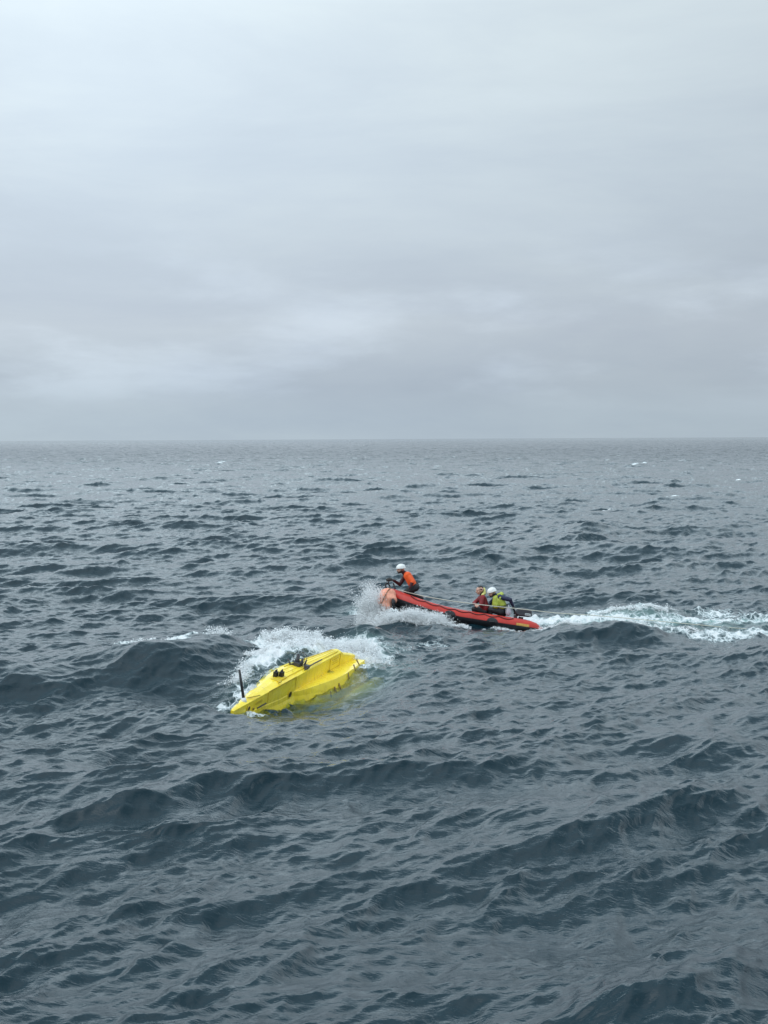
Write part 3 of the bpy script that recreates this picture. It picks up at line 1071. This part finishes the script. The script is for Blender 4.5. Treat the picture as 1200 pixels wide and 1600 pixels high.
# ------------------------------------------------------------------ people
SKIN = mat('skin', (0.60, 0.35, 0.26), rough=0.55, var=0.1, vscale=20)
ORG = mat('orange_cloth', (0.95, 0.125, 0.025), rough=0.7, var=0.12, vscale=7, bump=0.5, bscale=11)
MRN = mat('maroon_cloth', (0.060, 0.008, 0.012), rough=0.7, var=0.25, vscale=8, bump=0.4, bscale=14)
NAVY = mat('navy_cloth', (0.012, 0.018, 0.055), rough=0.6, var=0.25, vscale=8, bump=0.4, bscale=12)
DRK = mat('dark_trousers', (0.012, 0.014, 0.018), rough=0.65, var=0.3, vscale=8, bump=0.4, bscale=12)
REDJ = mat('crimson_jacket', (0.20, 0.012, 0.016), rough=0.65, var=0.25, vscale=8, bump=0.5, bscale=12)
HIV = mat('hi_vis_yellow', (0.40, 0.46, 0.06), rough=0.55, var=0.15, vscale=10, bump=0.4, bscale=14)
HELM = mat('white_helmet', (0.80, 0.80, 0.77), rough=0.35, coat=0.3)
HAIR = mat('dark_hair', (0.035, 0.022, 0.016), rough=0.8, bump=0.6, bscale=60)
GLOV = mat('dark_glove', (0.035, 0.036, 0.034), rough=0.7, bump=0.3)


def capsule(bm, a, ra, b, rb, seg=14):
    a, b = Vector(a), Vector(b)
    d = b - a
    L = d.length
    q = d.to_track_quat('Z', 'Y').to_matrix().to_4x4() if L > 1e-5 else Matrix.Identity(4)
    M = Matrix.Translation(a) @ q
    bmesh.ops.create_uvsphere(bm, u_segments=seg, v_segments=8, radius=ra, matrix=M)
    bmesh.ops.create_uvsphere(bm, u_segments=seg, v_segments=8, radius=rb, matrix=Matrix.Translation(b) @ q)
    if L > 1e-5:
        bmesh.ops.create_cone(bm, cap_ends=True, segments=seg, radius1=ra, radius2=rb, depth=L, matrix=M @ Matrix.Translation((0, 0, L / 2)))


def fused(name, bones, mats, base, parent=None, voxel=0.0085, smooth=3):
    """bones: (a, ra, b, rb, material index) in world space, fused into one surface"""
    bm = bmesh.new()
    for a, ra, b, rb, mi in bones:
        capsule(bm, Vector(a) - base, ra, Vector(b) - base, rb)
    me = bpy.data.meshes.new('tmp')
    bm.to_mesh(me)
    bm.free()
    o = bpy.data.objects.new('tmp', me)
    C.objects.link(o)
    r = o.modifiers.new('r', 'REMESH')
    r.mode = 'VOXEL'
    r.voxel_size = voxel
    s = o.modifiers.new('s', 'SMOOTH')
    s.factor = 0.5
    s.iterations = smooth
    dg = bpy.context.evaluated_depsgraph_get()
    me2 = bpy.data.meshes.new_from_object(o.evaluated_get(dg), depsgraph=dg)
    bpy.data.objects.remove(o)
    bpy.data.meshes.remove(me)
    me2.name = name
    me2.materials.clear()
    for m in mats:
        me2.materials.append(m)
    n = len(me2.polygons)
    cen = np.zeros(n * 3)
    me2.polygons.foreach_get('center', cen)
    cen = cen.reshape(-1, 3)
    best = np.full(n, 1e9)
    mi_ = np.zeros(n, dtype=np.int32)
    for a, ra, b, rb, mi in bones:
        a = np.array(Vector(a) - base)
        b = np.array(Vector(b) - base)
        d = b - a
        L2 = max(1e-9, d @ d)
        t = np.clip((cen - a) @ d / L2, 0, 1)
        dist = np.linalg.norm(cen - a - t[:, None] * d, axis=1) - (ra + (rb - ra) * t)
        w = dist < best
        best[w] = dist[w]
        mi_[w] = mi
    me2.polygons.foreach_set('material_index', mi_)
    me2.polygons.foreach_set('use_smooth', [True] * n)
    me2.update()
    o = bpy.data.objects.new(name, me2)
    C.objects.link(o)
    if parent is None:
        o.location = base
    else:
        o.parent = parent
    return o


def hand_bones(w, d, curl, side_, mi):
    """palm and five bent fingers: w wrist, d pointing direction, curl direction of bending, side_ thumb side"""
    w = Vector(w)
    d = Vector(d).normalized()
    s = Vector(side_)
    s = (s - d * s.dot(d)).normalized()
    c = Vector(curl)
    c = (c - d * c.dot(d)).normalized()
    B = [(w, 0.026, w + d * 0.05 + s * 0.012, 0.026, mi), (w, 0.024, w + d * 0.05 - s * 0.018, 0.024, mi)]
    for i, (o, L) in enumerate(((0.033, 0.026), (0.011, 0.030), (-0.011, 0.028), (-0.033, 0.022))):
        k = w + d * 0.075 + s * o
        m_ = k + (d * 0.75 + c * 0.65).normalized() * L
        e = m_ + (d * -0.1 + c).normalized() * L * 0.85
        g_ = e + (d * -0.8 + c * 0.5).normalized() * L * 0.6
        B += [(k, 0.0115, m_, 0.0105, mi), (m_, 0.0105, e, 0.0095, mi), (e, 0.0095, g_, 0.0088, mi)]
    t0 = w + d * 0.02 + s * 0.03
    t1 = t0 + (d * 0.5 + s * 0.6 + c * 0.4).normalized() * 0.035
    t2 = t1 + (d * 0.6 + c * 0.8).normalized() * 0.028
    B += [(t0, 0.014, t1, 0.012, mi), (t1, 0.012, t2, 0.010, mi)]
    return B


def head_frame(c, f, up=(0, 0, 1)):
    f = Vector(f).normalized()
    u = Vector(up)
    u = (u - f * u.dot(f)).normalized()
    r = f.cross(u)
    return Vector(c), f, u, r


def head_bones(H, mi, beard=None):
    c, f, u, r = H
    B = [(c + u * 0.03 - f * 0.03, 0.086, c + u * 0.03 + f * 0.02, 0.080, mi),
         (c - u * 0.01 + f * 0.035, 0.066, c - u * 0.055 + f * 0.05, 0.050, mi),
         (c + f * 0.098 + u * 0.012, 0.011, c + f * 0.118 - u * 0.022, 0.016, mi),
         (c + f * 0.085 - u * 0.052 + r * 0.018, 0.012, c + f * 0.085 - u * 0.052 - r * 0.018, 0.012, mi),
         (c + f * 0.088 + u * 0.035 + r * 0.04, 0.013, c + f * 0.088 + u * 0.035 - r * 0.04, 0.013, mi)]
    for s in (1, -1):
        B.append((c + r * 0.080 * s - f * 0.01 + u * 0.02, 0.013, c + r * 0.080 * s - f * 0.012 - u * 0.018, 0.010, mi))
        B.append((c + r * 0.045 * s + f * 0.06 - u * 0.02, 0.028, c + r * 0.03 * s + f * 0.07 - u * 0.045, 0.022, mi))
    if beard is not None:
        B += [(c + f * 0.075 - u * 0.075, 0.038, c + f * 0.02 - u * 0.07 + r * 0.04, 0.036, beard),
              (c + f * 0.075 - u * 0.075, 0.038, c + f * 0.02 - u * 0.07 - r * 0.04, 0.036, beard),
              (c + f * 0.092 - u * 0.040 + r * 0.02, 0.011, c + f * 0.092 - u * 0.040 - r * 0.02, 0.011, beard)]
    return B


def face_details(H, parent, base):
    c, f, u, r = H
    for s in (1, -1):
        bm = bmesh.new()
        bmesh.ops.create_uvsphere(bm, u_segments=10, v_segments=8, radius=0.0115, matrix=Matrix.Translation(c + f * 0.086 + u * 0.014 + r * 0.032 * s - base))
        link_bm('eye', bm, BLK, parent, smooth=True)
    tube('mouth', [c + f * 0.098 - u * 0.052 + r * 0.022 - base, c + f * 0.104 - u * 0.053 - base, c + f * 0.098 - u * 0.052 - r * 0.022 - base], 0.005, MAR, parent, 6)


def helmet(H, parent, base):
    c, f, u, r = H
    c = c + u * 0.035
    vs, fs = [], []
    nu, nv = 28, 12
    for j in range(nv + 1):
        ph = math.pi / 2 * j / nv
        for i in range(nu):
            t = 2 * math.pi * i / nu
            k = 1.0 + (0.05 if j == nv else 0) + 0.012 * math.sin(t * 6) * math.sin(ph) ** 2
            low = -0.015 * (1 - math.cos(t)) if j >= nv - 2 else 0
            p = c + f * (0.138 * math.sin(ph) * math.cos(t) * k - 0.008) + r * (0.115 * math.sin(ph) * math.sin(t) * k) + u * (0.112 * math.cos(ph) + low)
            vs.append(p - base)
    for j in range(nv):
        for i in range(nu):
            i2 = (i + 1) % nu
            fs.append((j * nu + i, j * nu + i2, (j + 1) * nu + i2, (j + 1) * nu + i))
    h = link_mesh('helmet', vs, fs, HELM, parent)
    s = h.modifiers.new('t', 'SOLIDIFY')
    s.thickness = 0.010
    for sd in (1, -1):
        tube('strap', [c + r * 0.108 * sd - f * 0.02 - base, c + r * 0.085 * sd + f * 0.02 - u * 0.09 - base, c + f * 0.055 - u * 0.145 - base], 0.008, BLK, h, 6)
    return h


# ---- the one kneeling at the bow
P = lambda px, py, D: at(px, py, D)
base = at(648, 927, 41.15)
H = head_frame(P(626.3, 889.3, 41.05), (-0.93, -0.30, -0.14), (-0.08, 0, 1))
pel, chest = P(648.5, 917, 41.12), P(639.0, 902.0, 41.12)
shN, shF = P(637.2, 897.8, 40.95), P(634.5, 897.5, 41.32)
elN, wrN = P(644.5, 909.5, 40.86), P(640.2, 918.0, 40.82)
elF, wrF = P(624.8, 913.3, 41.25), P(615.0, 907.0, 41.12)
B = head_bones(H, 0, 4)
B += [(P(628.5, 892.5, 41.08), 0.058, P(635, 898, 41.12), 0.075, 1),
      (shN, 0.082, shF, 0.08, 2), (P(637, 899.5, 41.0), 0.115, P(643.5, 911, 41.03), 0.12, 2), (P(636.5, 899.5, 41.24), 0.11, P(643.5, 911, 41.21), 0.115, 2),
      (P(645, 912, 41.12), 0.135, P(647.5, 916.5, 41.12), 0.14, 3),
      (shN, 0.068, elN, 0.056, 2), (elN, 0.052, wrN, 0.036, 1),
      (shF, 0.066, elF, 0.052, 1), (elF, 0.050, wrF, 0.036, 1)]
kN, kF = P(635.5, 925.5, 40.98), P(634.5, 924.5, 41.3)
B += [(P(649, 918, 41.0), 0.115, kN, 0.075, 3), (P(649, 918, 41.24), 0.115, kF, 0.075, 3),
      (kN, 0.068, P(655, 932.5, 41.0), 0.05, 3), (kF, 0.068, P(655, 932, 41.25), 0.05, 3),
      (P(655, 932.5, 41.0), 0.045, P(660, 935, 41.0), 0.04, 3), (P(655, 932, 41.25), 0.045, P(660, 934.5, 41.25), 0.04, 3)]
B += hand_bones(wrN, P(637.5, 924, 40.82) - wrN, (-0.3, -0.9, 0.2), (-1, 0, 0), 5)
B += hand_bones(wrF, P(608, 904.5, 41.1) - wrF, (0, -0.2, -1), (0, -1, 0), 5)
m1 = fused('person', B, [SKIN, MRN, ORG, DRK, HAIR, GLOV], base)
tag(m1, 'person in an orange top and white helmet kneeling at the boat bow', 'person', 'crew of the inflatable boat')
face_details(H, m1, base)
helmet(H, m1, base)
# black loop and shackle held out over the bow
hc = at(605.8, 916.5, 41.08)
lv = [Vector((0.055 * math.cos(t) - 0.02 * math.sin(t), 0.02 * math.sin(t), 0.095 * math.sin(t) + 0.0)) for t in [2 * math.pi * i / 24 for i in range(25)]]
v, f = tube_mesh(lv, 0.022, 8)
lp_ = link_mesh('rope_loop', v, f, RUB)
lp_.location = hc
tag(lp_, 'black rope loop dangling from the gloved hand at the bow', 'loop')
tube('lead', [Vector((0.02, 0.0, 0.095)), Vector((0.04, 0.01, 0.15)), Vector((0.06, 0.02, 0.2))], 0.016, RUB, lp_, 8)
tube('shackle', [Vector((-0.04, 0, 0.17)), Vector((0.03, 0.0, 0.20)), Vector((0.10, 0.01, 0.195)), Vector((0.15, 0.01, 0.17))], [0.04, 0.055, 0.04, 0.02], GLOV, lp_, 10)

# ---- the bare-headed one in red
base = at(756, 957, 41.3)
H = head_frame(P(749.8, 922.8, 41.2), (-0.95, -0.22, -0.18), (-0.1, 0, 1))
pel = P(758, 955, 41.25)
shN, shF = P(754.5, 933.5, 41.03), P(752, 933.0, 41.42)
elN, wrN = P(751.5, 945.5, 40.92), P(747.8, 946.0, 40.70)
elF, wrF = P(741.0, 942.5, 41.3), P(743.8, 945.5, 40.85)
B = head_bones(H, 0)
B += [(P(752.2, 927.0, 41.22), 0.056, P(753.5, 932, 41.23), 0.07, 1), (shN, 0.075, shF, 0.075, 2),
      (P(754.5, 937, 41.13), 0.115, P(757.5, 950, 41.13), 0.13, 2), (P(754, 937, 41.33), 0.115, P(757.5, 950, 41.33), 0.13, 2),
      (pel, 0.15, pel + Vector((0.02, 0, -0.03)), 0.15, 3),
      (shN, 0.070, elN, 0.057, 2), (elN, 0.052, wrN, 0.036, 2), (shF, 0.070, elF, 0.057, 2), (elF, 0.052, wrF, 0.036, 2)]
for D_, o in ((41.1, 0), (41.4, -1)):
    k = P(741.5 + o, 951.5, D_)
    B += [(P(757, 956, D_), 0.105, k, 0.07, 3), (k, 0.065, P(741, 966, D_), 0.045, 3), (P(741, 966, D_), 0.042, P(735, 966.5, D_), 0.036, 3)]
B += hand_bones(wrN, Vector((-0.5, -0.7, 0.1)), (-0.3, 0.2, -1), (-0.6, 0.3, 0.6), 0)
B += hand_bones(wrF, Vector((0.1, -0.9, 0.1)), (-0.3, 0.2, -1), (1, 0.3, 0.2), 0)
m2 = fused('person', B, [SKIN, DRK, REDJ, DRK], base)
tag(m2, 'bareheaded person in a dark red jacket seated amidships holding the tow line', 'person', 'crew of the inflatable boat')
face_details(H, m2, base)
c, f_, u_, r_ = H
hb = [(c + u_ * 0.055 - f_ * 0.045, 0.072, c + u_ * 0.06 - f_ * 0.005, 0.066, 0), (c - f_ * 0.075 + u_ * 0.01, 0.048, c - f_ * 0.055 - u_ * 0.04, 0.045, 0)]
for s in (1, -1):
    hb.append((c + r_ * s * 0.068 - f_ * 0.03 + u_ * 0.03, 0.026, c + r_ * s * 0.068 + f_ * 0.01 + u_ * 0.05, 0.018, 0))
fused('hair', hb, [HAIR], base, m2)
fused('hood', [(c + Vector((0.105, 0.06, 0.03)), 0.055, c + Vector((0.12, 0.05, -0.08)), 0.06, 0), (c + Vector((0.12, 0.05, -0.08)), 0.05, c + Vector((0.06, -0.10, -0.12)), 0.035, 0)], [mat('pale_yellow_cloth', (0.72, 0.68, 0.22), rough=0.6, bump=0.4, bscale=14)], base, m2)

# ---- the helmsman
base = at(781, 958, 41.2)
H = head_frame(P(768.8, 926.0, 41.08), (-0.88, -0.28, -0.42), (-0.25, 0, 1))
pel = P(783, 955, 41.15)
shN, shF = P(781.5, 933.0, 40.93), P(775, 933.5, 41.36)
elN, wrN = P(797.0, 937.0, 40.86), P(801.3, 946.0, 40.98)
elF, wrF = P(765.5, 943.0, 41.40), P(762, 948.0, 41.15)
B = head_bones(H, 0, 4)
B += [(P(771.5, 928.0, 41.1), 0.056, P(776, 932.5, 41.14), 0.075, 1), (shN, 0.078, shF, 0.078, 1),
      (P(778, 936, 41.04), 0.115, P(781, 949, 41.04), 0.125, 1), (P(777, 936, 41.25), 0.115, P(781, 949, 41.25), 0.125, 1),
      (pel, 0.15, pel + Vector((0.02, 0, -0.03)), 0.15, 3),
      (shN, 0.074, elN, 0.060, 1), (elN, 0.055, wrN, 0.038, 1), (shF, 0.070, elF, 0.056, 1), (elF, 0.052, wrF, 0.036, 1)]
for D_, o in ((41.0, 0), (41.32, -1)):
    k = P(766 + o, 952.5, D_)
    B += [(P(782, 956, D_), 0.108, k, 0.075, 3), (k, 0.068, P(767, 968, D_), 0.047, 3), (P(767, 968, D_), 0.042, P(761, 968.5, D_), 0.036, 3)]
B += hand_bones(wrN, P(804, 950.5, 41.05) - wrN, (-0.4, 0.5, -0.6), (0, -1, 0.2), 5)
B += hand_bones(wrF, Vector((-0.6, -0.3, -0.5)), (0, -0.5, -1), (0.3, -1, 0.2), 5)
m3 = fused('person', B, [SKIN, NAVY, NAVY, DRK, HAIR, GLOV], base)
tag(m3, 'person in a white helmet and yellow life jacket reaching back to the engine tiller', 'person', 'crew of the inflatable boat')
face_details(H, m3, base)
helmet(H, m3, base)
vb = [(P(775.0, 935.5, 40.98), 0.095, P(775.0, 945, 40.98), 0.115, 0), (P(781.0, 938.5, 40.98), 0.125, P(783.5, 944.5, 41.0), 0.14, 0),
      (P(775, 935.5, 41.28), 0.10, P(777, 945, 41.28), 0.125, 0), (P(781.0, 938.5, 41.28), 0.125, P(783.5, 944.5, 41.28), 0.14, 0)]
vest = fused('life_jacket', vb, [HIV], base, m3)
wv = [P(784, 945.3, 41.14) + Vector((0.245 * math.cos(t) - 0.04, 0.29 * math.sin(t), 0)) - base for t in [2 * math.pi * i / 24 for i in range(25)]]
tube('belt', wv, 0.014, DRK, vest, 6)
fused('collar', [(P(778.5, 929.5, 40.98), 0.045, P(784.5, 928.0, 41.06), 0.048, 0), (P(784.5, 928, 41.06), 0.048, P(783, 927.0, 41.3), 0.045, 0), (P(784.5, 928, 40.98), 0.034, P(781.2, 935.0, 40.84), 0.026, 0)], [HIV], base, vest)
# ------------------------------------------------------------------ spray
SPR = bpy.data.materials.new('spray_white')
SPR.use_nodes = True
nt = SPR.node_tree
nt.nodes.clear()
df = N(nt, 'ShaderNodeBsdfDiffuse', inp={0: (0.98, 0.985, 0.985, 1)}).outputs[0]
tl = N(nt, 'ShaderNodeBsdfTranslucent', inp={0: (0.97, 0.985, 0.99, 1)}).outputs[0]
N(nt, 'ShaderNodeOutputMaterial', inp={0: N(nt, 'ShaderNodeMixShader', inp={0: 0.45, 1: df, 2: tl}).outputs[0]})
OCT = np.array([(1, 0, 0), (-1, 0, 0), (0, 1, 0), (0, -1, 0), (0, 0, 1), (0, 0, -1)], float)
OCF = np.array([(0, 2, 4), (2, 1, 4), (1, 3, 4), (3, 0, 4), (2, 0, 5), (1, 2, 5), (3, 1, 5), (0, 3, 5)])


def spray(name, label, cat, emitters, seed, size=0.0054):
    """emitters: (world a, world b, jets, drops per jet, up speed, spread, drift (x, y), time)"""
    r = np.random.default_rng(seed)
    P_, S_, D_ = [], [], []
    for a, b, jets, per, vup, spread, drift, T in emitters:
        a, b = np.array(a), np.array(b)
        O_ = a + (b - a) * r.random((jets, 1)) + r.normal(0, 0.10, (jets, 3)) * (1, 1, 0)
        ox, oy, oz, _f = sea_surface(O_[:, 0], O_[:, 1])
        O_ = np.stack([ox, oy, oz - 0.02], 1)
        print('  emitter height', round(float(a[2]), 2), 'sea', round(float(oz.mean()), 2))
        for o in O_:
            v = np.array([r.normal(0, spread) + drift[0], r.normal(0, spread) + drift[1], vup * (0.2 + 0.95 * r.random() ** 2.4)])
            t = r.random(per) ** 0.75 * T * (0.5 + 0.5 * r.random())
            fan = r.normal(0, 0.16, 3)
            p = o + v * t[:, None] + np.array([0, 0, -4.9]) * (t ** 2)[:, None]
            w = np.sin(t * 23 + r.random() * 6)[:, None] * fan * 0.14
            p = p + w + r.normal(0, 1, (per, 3)) * (0.012 + 0.17 * t[:, None])
            k = p[:, 2] > o[2] - 0.02
            P_.append(p[k])
            S_.append((size * np.exp(r.normal(0, 0.5, per)) * (1.35 - 0.9 * np.clip(t / T, 0, 1)))[k])
    Pn, S = np.concatenate(P_), np.concatenate(S_)
    ang = r.random(len(Pn)) * 6.28
    ca, sa = np.cos(ang), np.sin(ang)
    st = 1 + r.random(len(Pn)) * 0.9
    loc = OCT[None] * S[:, None, None] * np.stack([np.ones_like(st), np.ones_like(st), st], 1)[:, None, :]
    tx = loc[..., 0] * ca[:, None] - loc[..., 2] * sa[:, None]
    tz = loc[..., 0] * sa[:, None] + loc[..., 2] * ca[:, None]
    vv = np.stack([tx, loc[..., 1], tz], -1) + Pn[:, None, :]
    ff = (OCF[None] + 6 * np.arange(len(Pn))[:, None, None]).reshape(-1, 3)
    o = fast_mesh(name, vv.reshape(-1, 3), ff, SPR)
    tag(o, label, cat, kind='stuff')
    print(name, len(Pn))
    return o


spray('bow_spray', 'white spray bursting up round the bow of the red boat', 'spray', [
    (at(572, 948, 40.9), at(592, 952, 40.5), 682, 145, 4.3, 0.26, (-0.12, 0.0), 0.60),
    (at(590, 950, 40.35), at(618, 956, 40.3), 130, 110, 2.9, 0.25, (0.0, 0.0), 0.5),
    (at(580, 952, 40.3), at(640, 964, 40.0), 422, 145, 2.2, 0.35, (0.0, -0.2), 0.44),
    (at(600, 958, 40.2), at(665, 966, 40.0), 585, 145, 2.3, 0.35, (0.15, -0.1), 0.50),
    (at(640, 960, 40.0), at(692, 967, 39.95), 422, 130, 2.1, 0.35, (0.3, -0.1), 0.42),
    (at(690, 968, 40.0), at(725, 970, 40.0), 97, 97, 0.8, 0.3, (0.3, -0.1), 0.25),
    (at(768, 974, 40.0), at(820, 977, 40.0), 81, 80, 0.8, 0.25, (0.3, -0.1), 0.22),
    (at(830, 968, 40.6), at(905, 968, 40.5), 276, 97, 0.95, 0.4, (0.5, 0.0), 0.28),
], 3)
spray('breaking_splash', 'white splash thrown up behind the high end of the yellow craft', 'splash', [
    (at(540, 1008, 35.0), at(580, 1012, 34.4), 585, 145, 2.3, 0.32, (0.05, 0.05), 0.42),
    (at(470, 995, 35.6), at(560, 1000, 35.2), 520, 130, 2.0, 0.4, (0.0, -0.1), 0.40),
    (at(418, 990, 35.8), at(500, 985, 36.2), 422, 130, 1.8, 0.35, (0.0, -0.1), 0.38),
    (at(395, 1045, 32.4), at(440, 1028, 33.4), 325, 130, 0.9, 0.3, (-0.1, 0.1), 0.24),
    (at(435, 1036, 32.9), at(525, 1016, 34.0), 487, 130, 0.9, 0.3, (0.0, 0.1), 0.24),
    (at(520, 1010, 34.6), at(580, 1022, 33.6), 325, 130, 1.5, 0.4, (0.2, -0.1), 0.35),
    (at(366, 1075, 30.6), at(392, 1052, 31.8), 97, 80, 1.3, 0.35, (-0.2, 0.0), 0.32),
], 4, size=0.0054)
spray('crest_spray', 'thin white spray flicked off the crest left of the yellow craft', 'spray', [
    (onz(331, 981, 0.8), onz(340, 981, 0.8), 37, 78, 1.9, 0.22, (0.1, 0), 0.34),
    (onz(322, 983, 0.8), onz(415, 976, 0.8), 62, 58, 0.8, 0.3, (0.1, 0), 0.22),
    (onz(190, 1002, 0.8), onz(265, 992, 0.8), 37, 58, 0.6, 0.2, (0.1, 0), 0.18),
], 5, size=0.006)
spray('wake_spray', 'small white spray along the edges of the wake behind the boat', 'spray', [
    (at(932, 950, 42.9), at(1045, 944, 43.4), 146, 80, 1.2, 0.3, (0.1, 0), 0.28),
    (at(955, 969, 41.2), at(1095, 992, 39.2), 146, 80, 0.8, 0.3, (0.1, 0), 0.2),
], 6, size=0.0054)
